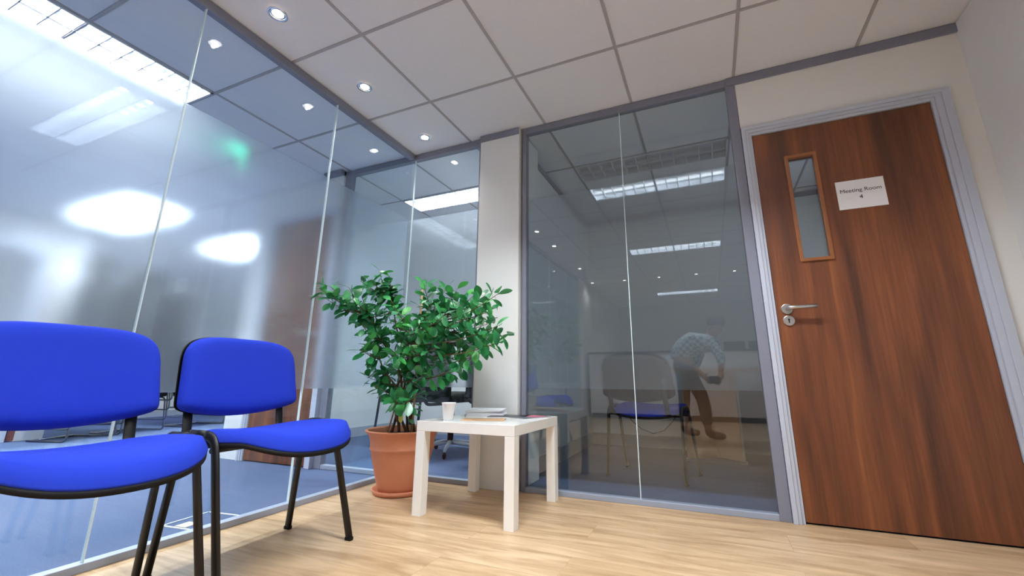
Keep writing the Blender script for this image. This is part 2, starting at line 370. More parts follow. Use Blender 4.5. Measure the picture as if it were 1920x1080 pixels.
# ------------------------------------------------------------------ paper sign on the door
sg = thing('paper_sign', 'white printed paper sign reading Meeting Room 4 stuck on the brown door', 'sign', (2.5365, -.0005, 1.553))
box('sheet', (-.100, .100, -.0008, .0042, -.076, .076), M['white'], sg)
def text_part(name, body, size, x, z, parent, mat, y=-.0012, sx=1):
    cu = bpy.data.curves.new(name, 'FONT'); cu.body = body; cu.size = size; cu.align_x = 'CENTER'; cu.align_y = 'CENTER'; cu.extrude = .0002
    t = bpy.data.objects.new(name, cu); C.objects.link(t)
    dg = bpy.context.evaluated_depsgraph_get(); me = bpy.data.meshes.new_from_object(t.evaluated_get(dg)); bpy.data.objects.remove(t)
    me.transform(Matrix.Translation((x, y, z)) @ Matrix.Rotation(PI/2, 4, 'X') @ Matrix.Scale(sx, 4, (1, 0, 0)))
    o = bpy.data.objects.new(name, me); C.objects.link(o); me.materials.append(mat); o.parent = parent; return o
text_part('lettering', 'Meeting Room', .0275, 0, .020, sg, M['ink'], sx=1.06)
text_part('lettering', '4', .030, -.002, -.018, sg, M['ink'])
# ------------------------------------------------------------------ luminaires
def luminaire(label, x, y, along, on, cool, group, hw=.15):
    """recessed louvred fluorescent fitting 1.2 x 0.3 m; origin at its centre on the ceiling"""
    t = thing('ceiling_light', label, 'ceiling light', (x, y, H), 0 if along == 'x' else PI/2, group)
    L, W = .594, hw-.006
    FITTINGS.append((x-L, x+L, y-W, y+W) if along == 'x' else (x-W, x+W, y-L, y+L))
    bm = bmesh.new()
    for e in ((-L, L, -W, -W+.012), (-L, L, W-.012, W), (-L, -L+.012, -W, W), (L-.012, L, -W, W)): bx(bm, *e, -.006, .055)
    link('trim_frame', bm, M['refl'], t)
    box('reflector', (-L+.01, L-.01, -W+.01, W-.01, .05, .058), M['refl'] if cool else M['satin'], t)
    bm = bmesh.new(); ncell = 12; dp = .028 if cool else .040
    for i in range(1, ncell):
        xx = -L+.012+(2*L-.024)*i/ncell
        bx(bm, xx-.003, xx+.003, -W+.012, W-.012, -.004, dp)
    if not cool and on: link('cross_blades', bm, M['refl'], t); bm = bmesh.new()
    bx(bm, -L+.012, L-.012, -.005, .005, -.004, dp)
    link('louvre', bm, M['refl'] if cool else M['satin'], t)
    for s in (-1, 1):
        bm = bmesh.new(); tube_bm(bm, [(-L+.03, s*(W*.5 if hw > .2 else W*.5-.024), .044), (L-.03, s*(W*.5 if hw > .2 else W*.5-.024), .044)], .005, seg=10)
        link('lamp_tube', bm, M['tube_on'] if on else M['white'], t, smooth=True)
    if on:
        for off, wy in (((0, 2*W-.05),) if hw > .2 else ((-W*.5, .03), (W*.5, .03))):
            ld = bpy.data.lights.new('lamp_light', 'AREA'); ld.shape = 'RECTANGLE'; ld.size = 2*L-.05; ld.size_y = wy
            ld.energy = on if hw > .2 else on/2; ld.color = (.92, .965, 1) if cool else (.87, .935, 1)
            lo = bpy.data.objects.new('lamp_light', ld); C.objects.link(lo); lo.parent = t; lo.location = (0, off, .0475)
    return t
M['tube_on'] = emis('tube_glow', (235, 245, 255), 6)
luminaire('lit white louvred ceiling light over the hall behind the long glass partition', -1.109, -1.714, 'y', LUM_COOL*1.7, True, None)
luminaire('lit louvred ceiling light in the room behind the narrow glass beside the white pillar', -.359, .836, 'x', LUM_COOL*.9, True, None)
luminaire('unlit louvred ceiling light in the dark room behind the grey glass', 1.441, .836, 'x', 0, True, None)
luminaire('lit louvred ceiling light nearest the glass, mirrored in the grey glass', 1.441, -1.264, 'x', LUM_LOBBY, False, None)
luminaire('second lit louvred ceiling light from the grey glass, seen only as a reflection', 1.441, -3.364, 'x', LUM_LOBBY, False, None)
luminaire('lit louvred ceiling light behind the reception desk, seen only as a reflection', 1.441, -6.664, 'x', LUM_LOBBY*.8, False, None)
luminaire('blurred bright ceiling light above the tall stack of chairs in the far office', -3.95, -.2, 'x', LUM_COOL*2, True, None, .29)
luminaire('blurred bright ceiling light near the green exit glow, in the far office', -4.0, 1.12, 'x', LUM_COOL*1.8, True, None, .29)
luminaire('ceiling light deep in the far office near its end wall', -5.6, -2.4, 'y', LUM_COOL*2.2, True, None)
luminaire('ceiling light deep in the far office near the frosted glass', -3.4, -2.9, 'y', LUM_COOL*1.8, True, None)
build_ceiling()
# ------------------------------------------------------------------ downlights
def make_down():
    t = thing('downlight', 'x', 'downlight', (0, 0, H), 0)
    lathe('bezel', [(.033, -.001), (.046, -.001), (.047, -.004), (.043, -.0065), (.036, -.006), (.032, -.002)], M['chrome'], t, closed=True, seg=32)
    lathe('bulb', [(.0001, -.0012), (.024, -.0012), (.024, -.0032), (.0001, -.0036)], M['lamp'], t, seg=24)
    lathe('reflector_cup', [(.0245, -.0010), (.0335, -.0010), (.0335, -.0030), (.0245, -.0022)], M['chrome'], t, closed=True, seg=24)
    return t
def spot_light(parent, e=SPOT):
    ld = bpy.data.lights.new('bulb_light', 'SPOT'); ld.energy = e; ld.spot_size = math.radians(125); ld.spot_blend = .9; ld.color = (1, .96, .93); ld.shadow_soft_size = .010
    lo = bpy.data.objects.new('bulb_light', ld); C.objects.link(lo); lo.parent = parent; lo.location = (0, 0, -.0155)
dn = make_down()
spots = [(-.042, -.188, 'small lit chrome downlight nearest the glass corner above the plant'),
         (-.042, -.795, 'middle one of the lit chrome downlights along the glass partition'),
         (-.042, -1.377, 'lit chrome downlight at the top edge, farthest from the glass corner'),
         (-.042, -2.03, 'downlight over the chair row, seen only as a reflection'),
         (-.042, -2.66, 'downlight beyond the chair row, seen only as a reflection'),
         (-.06, -3.96, 'downlight between chair row and reception desk, seen only as a reflection'),
         (-.14, -5.08, 'downlight over the end of the reception desk by the glass'),
         (.46, -5.08, 'second downlight over the reception desk from the glass'),
         (1.061, -5.08, 'third downlight over the reception desk from the glass'),
         (1.673, -5.08, 'fourth downlight over the reception desk from the glass'),
         (2.266, -5.08, 'downlight over the monitors on the reception desk')]
for i, (x, y, lb) in enumerate(spots):
    o = dn if i == 0 else copy_tree(dn)
    o.location = (x, y, H); o['label'] = lb; o['group'] = 'ceiling downlights'
for o in [q for q in C.objects if q.name.startswith('downlight')]: spot_light(o)
# ------------------------------------------------------------------ green exit light
gs = thing('exit_light', 'small green glowing exit light under the ceiling, blurred by the frosted glass', 'exit light', (-1.47, -.555, 2.315), math.radians(-35))
box('housing', (-.10, .10, -.02, .0, -.045, .045), M['white'], gs, bevel=.004)
box('lit_face', (-.095, .095, -.023, -.0195, -.04, .04), M['green'], gs)
box('hanger', (-.01, .01, -.018, -.002, .045, .072), M['white'], gs)
# ------------------------------------------------------------------ white side table
tb = thing('side_table', 'square white lacquered side table beside the potted plant', 'table', (.647, -.345, 0), math.radians(-1.6))
box('tabletop', (-.275, .275, -.275, .275, .387, .435), M['lack'], tb, bevel=.0015)
for sx in (-1, 1):
    for sy in (-1, 1):
        x0, x1 = sorted((sx*.275, sx*.225)); y0, y1 = sorted((sy*.275, sy*.225))
        box('leg', (x0, x1, y0, y1, .0, .3868), M['lack'], tb, bevel=.0015)
TZ = .4355
cp = lathe('paper_cup', [(.0001, 0), (.0235, 0), (.0345, .083), (.0362, .0845), (.0362, .087), (.0338, .087), (.0225, .004), (.0001, .004)], M['white'], seg=36)
cp.location = (.505, -.545, TZ); tag(cp, 'white disposable cup standing on the white side table', 'cup')
def sheet_stack(name, w, d, n, t, mat, c, rz, jit, z, label, cat, parts='sheet'):
    T = thing(name, label, cat, (c[0], c[1], z), rz)
    for i in range(n):
        j = (random.uniform(-jit, jit), random.uniform(-jit, jit)); zz = i*t
        box(parts, (-w/2+j[0], w/2+j[0], -d/2+j[1], d/2+j[1], zz, zz+t*.82), mat, T)
    return T
sheet_stack('leaflet_stack', .21, .15, 7, .0052, M['white'], (.535, -.185), math.radians(18), .009, TZ, 'stack of white leaflets at the back corner of the side table', 'papers', 'leaflet')
mg = thing('magazine', 'dark covered magazine lying by the stack of white leaflets', 'magazine', (.700, -.235, TZ), math.radians(12))
box('pages', (-.105, .105, -.075, .075, 0, .005), M['white'], mg); box('cover', (-.106, .106, -.076, .076, .0052, .0062), M['navy'], mg)
mg = thing('magazine', 'flat magazine with pink and grey cover at the right edge of the side table', 'magazine', (.825, -.24, TZ), math.radians(-24))
box('pages', (-.07, .07, -.10, .10, 0, .0045), M['white'], mg)
cv = box('cover', (-.071, .071, -.101, .101, .0047, .0057), M['metalbox'], mg); box('cover_picture', (-.055, .055, -.01, .085, .0058, .0062), M['pink'], cv)
en = thing('envelope', 'brown kraft envelope lying flat in the middle of the side table', 'envelope', (.655, -.445, TZ), math.radians(20))
box('pouch', (-.11, .11, -.055, .055, 0, .003), M['kraft'], en); box('flap', (-.11, .11, .005, .055, .0031, .0038), M['kraft'], en)
# ------------------------------------------------------------------ blue upholstered chairs
def cushion(name, nx, ny, fn, mat, parent, th):
    """closed cushion from a rounded plan: fn(u,v) -> (centre point, normal, edge factor)"""
    bm = bmesh.new(); top = {}; bot = {}
    for i in range(nx+1):
        for j in range(ny+1):
            u = -1+2*i/nx; v = -1+2*j/ny
            p, n, e = fn(u, v)
            top[i, j] = bm.verts.new(p+n*th*e)
            bot[i, j] = bm.verts.new(p-n*.006)
    for i in range(nx):
        for j in range(ny):
            bm.faces.new((top[i, j], top[i+1, j], top[i+1, j+1], top[i, j+1]))
            bm.faces.new((bot[i, j], bot[i, j+1], bot[i+1, j+1], bot[i+1, j]))
    for i in range(nx):
        bm.faces.new((top[i, 0], bot[i, 0], bot[i+1, 0], top[i+1, 0])); bm.faces.new((top[i, ny], top[i+1, ny], bot[i+1, ny], bot[i, ny]))
    for j in range(ny):
        bm.faces.new((top[0, j], top[0, j+1], bot[0, j+1], bot[0, j])); bm.faces.new((top[nx, j], bot[nx, j], bot[nx, j+1], top[nx, j+1]))
    return link(name, bm, mat, parent, smooth=True)
def squircle(u, v, n=4.0):
    """square (u,v) to a rounded square"""
    m = max(abs(u), abs(v))
    if m < 1e-6: return 0, 0
    k = m/((abs(u)**n+abs(v)**n)**(1/n)); return u*k, v*k
def edge(u, v, p=10):
    m = max(abs(u), abs(v)); return max(0.0, 1-m**p)**.5
def make_chair(label, fabric='blue', group=None):
    """origin on the floor, faces +x, 0.52 wide over the side frames"""
    t = thing('visitor_chair', label, 'chair', group=group)
    def seat_fn(u, v):
        a, b = squircle(u, v, 3.2)
        x = .205+a*.225; y = b*.248*(1-.06*max(0, a))
        x += -.03*(b*b)*max(0, a)
        z = .436 + .010*a - .035*max(0, a-.5)**1.5*2.4 - .024*(1-b*b)
        return Vector((x, y, z)), Vector((0, 0, 1)), edge(u, v)
    cushion('seat', 28, 28, seat_fn, M[fabric], t, .046)
    def pan_fn(u, v):
        p, n, e = seat_fn(u, v); return p+Vector((0, 0, -.016)), n, .2
    cushion('seat_shell', 20, 20, pan_fn, M['blackp'], t, .045)
    lean = math.radians(11)
    def back_fn(u, v, off=0, g=1):
        a, b = squircle(u, v, 4.2 if v > 0 else 16)
        y = a*(.243-.008*b)*g; h = .661+b*.142*g
        h += (-.036*(1-a*a) + .012)*max(0, -b)**2 + .006*(1-a*a)*max(0, b)
        x = -.045-(h-.45)*math.tan(lean)+.030*a*a+off
        return Vector((x, y, h)), Vector((math.cos(lean), 0, math.sin(lean))), edge(u, v)
    cushion('backrest', 28, 24, back_fn, M[fabric], t, .034)
    cushion('back_shell', 20, 18, lambda u, v: (lambda p, n, e: (p, n, -.35*e-.15))(*back_fn(u, v, -.014, 1.01)), M['blackp'], t, .03)
    kw = dict(seg=12, ry=.0095, upv=(1, 0, 0))
    for s in (-1, 1):
        y = s*.252
        path = round_path([(-.002, y+s*.010, 0.012), (.038, y, .452), (.205, y, .452), (.345, y+s*.010, .012)], .045, 7)
        n = len(path); k1 = n//3; k2 = 2*n//3
        # legs and rail are the same bent oval tube, one mesh per leg
        rear = path[:9]; front = path[-9:]; rail = path[8:-8]
        for nm, pp in (('leg', rear), ('leg', front)):
            bm = bmesh.new(); oval(bm, pp); lg = link(nm, bm, M['black'], t, smooth=True)
            foot = pp[0] if nm == 'leg' and pp is rear else pp[-1]
            box('foot_cap', (foot.x-.0155, foot.x+.0155, foot.y-.0095, foot.y+.0095, 0, .014), M['blackp'], lg, bevel=.003)
        bm = bmesh.new(); oval(bm, rail); link('side_rail', bm, M['black'], t, smooth=True)
        # back post
        bm = bmesh.new(); oval(bm, round_path([(.10, s*.19, .408), (.0, s*.19, .408), (-.052, s*.19, .43), (-.088, s*.19, .64)], .04, 6), .0055, .017)
        link('back_post', bm, M['black'], t, smooth=True)
        for xx in (.06, .20):
            pass
    for xx in (.045, .195):
        tube('crossbar', [(xx, -.252, .398 if 0 else .405), (xx, .252, .405)], .009, M['black'], t)
        for s in (-1, 1):
            tube('bracket', [(xx, s*.243, .405), (xx, s*.252, .445)], .007, M['black'], t)
    return t
def oval(bm, pts, rx=.0165, ry=.0095, seg=14):
    """tube with an oval section in the chair's side plane: wide in x/z, thin in y"""
    pts = [Vector(p) for p in pts]; n = len(pts); rings = []
    for i, p in enumerate(pts):
        tg = (pts[min(i+1, n-1)]-pts[max(i-1, 0)]).normalized()
        b = Vector((0, 1, 0)); a = b.cross(tg).normalized(); b = tg.cross(a)
        if rx < .01: a, b = a, b   # back post: flat bar, wide across y
        rings.append([bm.verts.new(p+a*rx*math.cos(2*PI*k/seg)+b*ry*math.sin(2*PI*k/seg)) for k in range(seg)])
    for i in range(n-1):
        for k in range(seg): bm.faces.new((rings[i][k], rings[i][(k+1) % seg], rings[i+1][(k+1) % seg], rings[i+1][k]))
    bm.faces.new(rings[0][::-1]); bm.faces.new(rings[-1])
ch = make_chair('blue upholstered visitor chair nearer the potted plant, whole seat and back in view')
def put(o, x, y, rz, label=None):
    o.location = (x, y, 0); o.rotation_euler = (0, 0, math.radians(rz))
    if label: o['label'] = label
    return o
put(ch, -.008, -1.24, 1)
put(copy_tree(ch), -.01, -1.795, -1, 'blue upholstered visitor chair cut by the picture edge, nearest the camera')
put(copy_tree(ch), 1.30, .58, 78, 'blue chair with its back turned just behind the grey glass in the dark room')
put(copy_tree(ch), 2.48, 1.15, 100, 'blue chair half hidden by the door frame in the dark room')
# ------------------------------------------------------------------ potted plant
PX, PY = .02, -.28
pp = thing('potted_plant', 'bushy green rubber plant in a terracotta pot in the glass corner', 'plant', (PX, PY, 0))
lathe('saucer', [(.0001, 0), (.135, 0), (.150, .004), (.158, .026), (.152, .028), (.143, .010), (.0001, .010)], M['terra'], pp, seg=56)
lathe('pot', [(.0001, .0105), (.120, .0105), (.129, .04), (.152, .12), (.170, .19), (.179, .235), (.186, .243), (.187, .250), (.183, .256), (.186, .285), (.196, .318), (.210, .334), (.219, .342), (.218, .348), (.208, .349), (.200, .338), (.190, .315), (.18, .28), (.0001, .26)], M['terra'], pp, seg=64)
lathe('soil', [(.0001, .27), (.160, .27), (.186, .312), (.10, .318), (.0001, .322)], M['soil'], pp, seg=40)
TIPS = [(-0.187, -0.529, 1.225), (-0.052, -0.4, 1.193), (0.321, -0.144, 1.15), (0.093, -0.302, 1.089), (-0.06, -0.488, 0.774), (0.197, -0.273, 0.742), (-0.069, -0.138, 0.992), (0.21, -0.324, 0.944), (-0.11, -0.491, 0.852), (-0.119, -0.159, 1.061), (0.117, -0.137, 1.114), (-0.134, -0.317, 0.679), (-0.16, -0.789, 1.067), (0.388, -0.228, 0.788), (-0.157, -0.532, 1.022), (0.167, -0.558, 0.529), (-0.2, -0.412, 1.169), (0.558, -0.483, 0.964), (-0.055, -0.579, 1.208), (0.19, -0.154, 1.227), (0.708, -0.291, 0.888), (-0.064, -0.611, 0.941), (0.436, -0.164, 0.892), (-0.091, -0.604, 1.112), (0.405, -0.519, 0.808), (0.541, -0.235, 0.838), (0.624, -0.4, 1.101), (0.461, -0.55, 0.985), (0.146, -0.468, 0.853), (0.343, -0.155, 0.874), (-0.166, -0.122, 0.58), (-0.085, -0.451, 0.604), (-0.068, -0.728, 1.135), (0.083, -0.345, 0.704), (-0.166, -0.765, 1.14), (0.318, -0.521, 0.981), (-0.156, -0.391, 1.07), (0.168, -0.596, 0.786), (0.077, -0.517, 0.954), (0.415, -0.172, 1.083), (0.403, -0.403, 0.779), (0.101, -0.144, 1.23), (-0.126, -0.702, 1.072), (0.453, -0.456, 0.687), (-0.141, -0.251, 0.738), (0.607, -0.403, 0.999), (-0.093, -0.311, 0.593), (0.673, -0.412, 1.012), (0.6, -0.415, 0.768), (-0.049, -0.542, 0.967), (0.403, -0.195, 0.714), (-0.123, -0.386, 0.93), (0.012, -0.154, 0.869), (0.243, -0.436, 1.129), (0.808, -0.602, 1.059), (-0.1, -0.441, 0.7), (0.607, -0.32, 0.886), (-0.128, -0.381, 0.858), (0.548, -0.401, 1.106), (0.098, -0.567, 1.076), (0.258, -0.544, 0.535), (0.044, -0.391, 0.691), (-0.028, -0.452, 1.257), (0.32, -0.267, 0.947), (-0.051, -0.521, 1.278), (0.009, -0.197, 0.767), (-0.122, -0.248, 0.897), (0.043, -0.148, 0.593), (0.123, -0.377, 0.627), (-0.179, -0.829, 1.122), (0.298, -0.459, 0.666), (0.332, -0.316, 1.123), (0.412, -0.381, 1.045), (0.012, -0.35, 0.948), (0.401, -0.133, 0.969), (-0.138, -0.64, 1.025), (-0.073, -0.582, 0.798), (0.395, -0.39, 0.856), (0.02, -0.464, 1.031), (-0.041, -0.315, 1.093), (-0.062, -0.488, 1.208), (0.8, -0.571, 0.818), (0.097, -0.412, 0.773), (0.497, -0.321, 0.817), (-0.18, -0.423, 0.922), (-0.09, -0.432, 1.153), (0.817, -0.619, 0.894), (0.368, -0.463, 0.953), (0.278, -0.453, 0.789), (0.372, -0.45, 0.883), (-0.147, -0.455, 0.653), (0.354, -0.19, 0.941), (0.311, -0.215, 1.194), (0.257, -0.486, 1.182), (0.639, -0.397, 0.937)]
TIPS = [(a-PX, b-PY, c) for a, b, c in TIPS]
random.seed(11)
stems = []
ends = [(-.14, -.22, 1.0), (-.10, -.10, 1.13), (.0, .02, .86), (.10, .0, .98), (.22, -.02, .98), (.14, -.14, .90), (.05, -.12, .76), (-.09, -.2, .8)]
for i, e in enumerate(ends):
    a = random.uniform(0, 2*PI); b = Vector((.065*math.cos(i*.8)-.01, .06*math.sin(i*.8), .30)); e = Vector(e)
    pts = []
    for k in range(11):
        t = k/10; bend = t*t*.8+t*.2
        pts.append(Vector((b.x+(e.x-b.x)*bend+.012*math.sin(k*1.3+i), b.y+(e.y-b.y)*bend+.010*math.cos(k*1.1+i), b.z+(e.z-b.z)*t)))
    tube('stem', pts, [.0085-.005*k/10 for k in range(11)], M['bark'], pp, seg=8); stems.append(pts)
tube('support_cane', [(.085, -.03, .30), (.10, -.035, 1.19)], .006, M['cane'], pp, seg=8)
tube('support_cane', [(-.07, -.07, .30), (.035, -.045, .72)], .005, M['cane'], pp, seg=8)
nodes = [p for s in stems for p in s[3:]]
bt = bmesh.new(); bl = bmesh.new()
def leaf_add(bm, base, d, upn, L, W):
    d = d.normalized(); s = d.cross(upn)
    if s.length < 1e-3: s = d.cross(Vector((1, 0, 0)))
    s.normalize(); n = s.cross(d).normalized()
    prof = [(0, .04), (.12, .35), (.3, .78), (.5, 1.0), (.7, .95), (.88, .62), (1.0, .06)]
    rows = []
    cup = random.uniform(.05, .22); dr = random.uniform(.05, .28)
    for t, wd in prof:
        c = base+d*L*t-n*L*dr*t*t; q = W*.5*wd
        rows.append((bm.verts.new(c-s*q+n*q*cup), bm.verts.new(c-n*q*cup*.3), bm.verts.new(c+s*q+n*q*cup)))
    for a, b in zip(rows, rows[1:]):
        bm.faces.new((a[0], a[1], b[1], b[0])); bm.faces.new((a[1], a[2], b[2], b[1]))
for tp in TIPS:
    tp = Vector(tp)
    best = min(nodes, key=lambda q: (q-tp).length + (0.35 if q.z > tp.z-.02 else 0))
    mid = best.lerp(tp, .5)+Vector((random.uniform(-.02, .02), random.uniform(-.02, .02), -.03*(tp-best).length*3))
    path = [best*(1-t)**2+mid*2*t*(1-t)+tp*t*t for t in (0, .2, .4, .6, .8, 1)]
    tube_bm(bt, path, [.0032, .003, .0026, .0022, .0018, .0014], seg=6)
    nl = random.randint(11, 14); ln = (tp-best).length
    ax = (path[-1]-path[-3]).normalized()
    for k in range(nl):
        back = min(k*.016, ln*.75); f = 1-back/max(ln, .05)
        i = min(4, int(f*5)); bp_ = path[i].lerp(path[i+1], f*5-i)
        an = k*2.4+random.uniform(-.4, .4)
        s1 = ax.cross(Vector((0, 0, 1)));
        if s1.length < .1: s1 = Vector((1, 0, 0))
        s1.normalize(); s2 = s1.cross(ax)
        rad = s1*math.cos(an)+s2*math.sin(an)
        d = (ax*(.9 if k == 0 else random.uniform(.1, .6))+rad*random.uniform(.6, 1.0)+Vector((0, 0, random.uniform(-.35, .25)))).normalized()
        L = random.uniform(.056, .086)
        tipw = Vector((PX, PY, 0))+bp_+d*(L+.01)
        if tipw.x < -.255 or (tipw.y > -.045) : d.x = abs(d.x)*.6+.15; d.y = -abs(d.y)
        tipw = Vector((PX, PY, 0))+bp_+d*(L+.012)
        if tipw.x < -.256 or tipw.y > -.04: continue
        q0 = bp_+d*.008
        tube_bm(bt, [bp_, q0+d*.004], .0009, seg=4)
        un = (Vector((0, 0, 1))+Vector((random.uniform(-.7, .7), random.uniform(-.9, .4), 0))).normalized()
        leaf_add(bl, q0, d, un, L, L*random.uniform(.48, .62))
link('twigs', bt, M['bark'], pp, smooth=True)
# some low leaves on the stems
for (x, y, z, dx, dy) in ((.13, -.06, .50, .9, -.3), (.13, -.05, .47, 1, -.2), (.14, -.05, .44, .8, -.6), (-.09, -.1, .56, -.2, -1), (.09, -.07, .53, .5, -.8), (.1, -.06, .41, .9, -.5)):
    leaf_add(bl, Vector((x-.02, y, z)), Vector((dx, dy, -.1)), Vector((0, 0, 1)), .065, .034)
link('foliage', bl, M['leaf'], pp, smooth=True)
bl = bmesh.new(); leaf_add(bl, Vector((.045, -.085, .45)), Vector((.1, -.3, -1)), Vector((0, -1, .2)), .06, .035)
o = link('yellow_leaf', bl, M['ybulb'], pp, smooth=True); o['label'] = 'one yellowed leaf'
# ------------------------------------------------------------------ floor box in the carpet
fb = thing('floor_box', 'flat white framed socket lid set in the blue carpet behind the chairs', 'floor box', (-.468, -1.058, 0), math.radians(6))
boxes('lid_frame', [(-.11, .11, -.11, -.102, -.0005, .003), (-.11, .11, .102, .11, -.0005, .003), (-.11, -.102, -.11, .11, -.0005, .003), (.102, .11, -.11, .11, -.0005, .003)], M['white'], fb)
box('lid', (-.10, .10, -.10, .10, -.0005, .0012), M['carpet'], fb)
box('finger_plate', (-.045, .02, -.095, -.03, .0014, .003), M['greyedge'], fb)
# ------------------------------------------------------------------ far office: stacked cantilever chairs
def sled_chair():
    t = thing('stacking_chair', 'x', 'chair')
    for s in (-1, 1):
        tube('sled_frame', round_path([(-.22, s*.22, .012), (.24, s*.25, .012), (.20, s*.23, .40), (-.2, s*.21, .40), (-.27, s*.2, .80)], .05, 5), .0095, M['darkchrome'], t, seg=8)
    tube('base_bar', [(-.22, -.22, .012), (-.22, .22, .012)], .011, M['chrome'], t, seg=8)
    box('seat', (-.2, .24, -.215, .215, .410, .478), M['blackfab'], t, bevel=.012)
    bm = bmesh.new(); bx(bm, -.287, -.270, -.19, .19, .60, .84); link('backrest', bm, M['blackfab'], t, bevel=.004)
    return t
sc0 = sled_chair(); used = False
ordn = ['lowest', 'second', 'third', 'fourth', 'fifth', 'sixth', 'seventh', 'eighth', 'ninth', 'tenth', 'eleventh', 'topmost']
for (x, y, n, rz, lb) in ((-4.62, .04, 11, 20, 'stack nearest the blue chairs'), (-4.85, .62, 11, 14, 'middle stack'), (-4.95, 1.42, 3, 8, 'low stack')):
    for k in range(n):
        o = sc0 if not used else copy_tree(sc0); used = True
        o.location = (x+.022*k, y, .118*k); o.rotation_euler = (0, 0, math.radians(rz))
        o['label'] = f'black stacking chair, {ordn[k]} from the floor in the {lb}'
        o['group'] = 'stacked black chairs in the far office'
# ------------------------------------------------------------------ room behind the narrow glass: black chairs
def office_chair(label, x, y, rz):
    t = thing('office_chair', label, 'chair', (x, y, 0), math.radians(rz))
    for k in range(5):
        a = 2*PI*k/5
        arm = tube('base_arm', [(0, 0, .10), (.16*math.cos(a), .16*math.sin(a), .085), (.28*math.cos(a), .28*math.sin(a), .065)], [.02, .016, .012], M['refl'], t, seg=10)
        bm = bmesh.new(); bmesh.ops.create_uvsphere(bm, u_segments=14, v_segments=8, radius=.028, matrix=Matrix.Translation((.28*math.cos(a), .28*math.sin(a), .028)) @ Matrix.Scale(.6, 4, (math.cos(a+PI/2), math.sin(a+PI/2), 0)))
        link('castor', bm, M['blackp'], arm, smooth=True)
    tube('gas_column', [(0, 0, .09), (0, 0, .44)], .026, M['blackp'], t, seg=16)
    box('seat', (-.24, .26, -.24, .24, .44, .52), M['blackp'], t, bevel=.035, seg=4)
    bm = bmesh.new(); bx(bm, -.30, -.235, -.24, .24, .49, 1.04); link('backrest', bm, M['blackp'], t, bevel=.03, seg=4)
    tube('back_bracket', round_path([(-.05, 0, .425), (-.32, 0, .425), (-.32, 0, .75)], .06), .014, M['blackp'], t)
    for s in (-1, 1):
        tube('armrest', round_path([(-.08, s*.25, .50), (-.08, s*.29, .68), (.16, s*.29, .68)], .03), .016, M['blackp'], t)
    return t
office_chair('black swivel office chair behind the pot, pale five star base on the carpet', -.42, .92, 78)
office_chair('black swivel office chair beside the white pillar behind the narrow glass', .12, .88, 100)
v = thing('armchair', 'black visitor armchair with tubular legs behind the plant stems', 'chair', (-1.0, 1.15, 0), math.radians(-95))
for s in (-1, 1):
    tube('leg', round_path([(-.24, s*.27, .01), (-.2, s*.26, .60), (-.05, s*.26, .63)], .04), .012, M['black'], v)
    tube('leg', round_path([(.26, s*.27, .01), (.20, s*.26, .62), (.05, s*.26, .64)], .05), .012, M['black'], v)
    tube('armrest', [(-.1, s*.26, .635), (.12, s*.26, .645)], .017, M['blackp'], v)
box('seat', (-.22, .25, -.245, .245, .42, .48), M['blackp'], v, bevel=.02, seg=3)
box('backrest', (-.27, -.22, -.24, .24, .52, .84), M['blackp'], v, bevel=.02, seg=3)
# ------------------------------------------------------------------ dark room: table on wooden panel legs, cable, sockets
dt = thing('meeting_table', 'pale wooden meeting table on a folded panel leg in the dark room', 'table', (1.74, 1.56, 0))
bm = bmesh.new()
for (ax, ay, bx_, by) in ((-.215, -.15, 0, 0), (0, 0, .19, -.11)):
    dv = Vector((bx_-ax, by-ay, 0)).normalized(); nn = Vector((-dv.y, dv.x, 0))*.011
    q = [Vector((ax, ay, 0))-nn, Vector((bx_, by, 0))-nn, Vector((bx_, by, 0))+nn, Vector((ax, ay, 0))+nn]
    vs = [bm.verts.new((p.x, p.y, z)) for z in (.02, .70) for p in q]
    for f in ((0, 3, 2, 1), (4, 5, 6, 7), (0, 1, 5, 4), (1, 2, 6, 5), (2, 3, 7, 6), (3, 0, 4, 7)): bm.faces.new([vs[i] for i in f])
link('panel_leg', bm, M['lightwood'], dt)
box('edge_strip', (.187, .203, -.128, -.102, .02, .70), M['greyedge'], dt)
box('foot_glide', (.165, .215, -.15, -.095, 0, .02), M['metalbox'], dt, bevel=.004)
box('foot_glide', (-.235, -.195, -.17, -.13, 0, .02), M['metalbox'], dt, bevel=.004)
box('tabletop', (-.30, 1.1, -.35, .35, .70, .725), M['lightwood'], dt, bevel=.003)
box('support_panel', (1.0, 1.025, -.28, .28, 0, .70), M['lightwood'], dt)
cb = tube('power_cable', [(.93, 1.975, .36), (.99, 1.95, .25), (1.09, 1.93, .17), (1.2, 1.9, .14), (1.3, 1.9, .17), (1.38, 1.93, .25), (1.44, 1.975, .34)], .004, M['black'], seg=6)
tag(cb, 'thin black cable looping between wall sockets in the dark room', 'cable')
for k, (x, lb) in enumerate(((.93, 'white wall socket at the cable end nearer the white pillar'), (1.44, 'white wall socket at the cable end nearer the wooden table'))):
    so = thing('wall_socket', lb, 'socket', (x, 1.9995, .38), 0)
    box('face_plate', (-.075, .075, -.012, .0, -.043, .043), M['white'], so, bevel=.003)
    box('plug', (-.05, -.01, -.045, -.0122, -.03, .015), M['white'], so, bevel=.004)
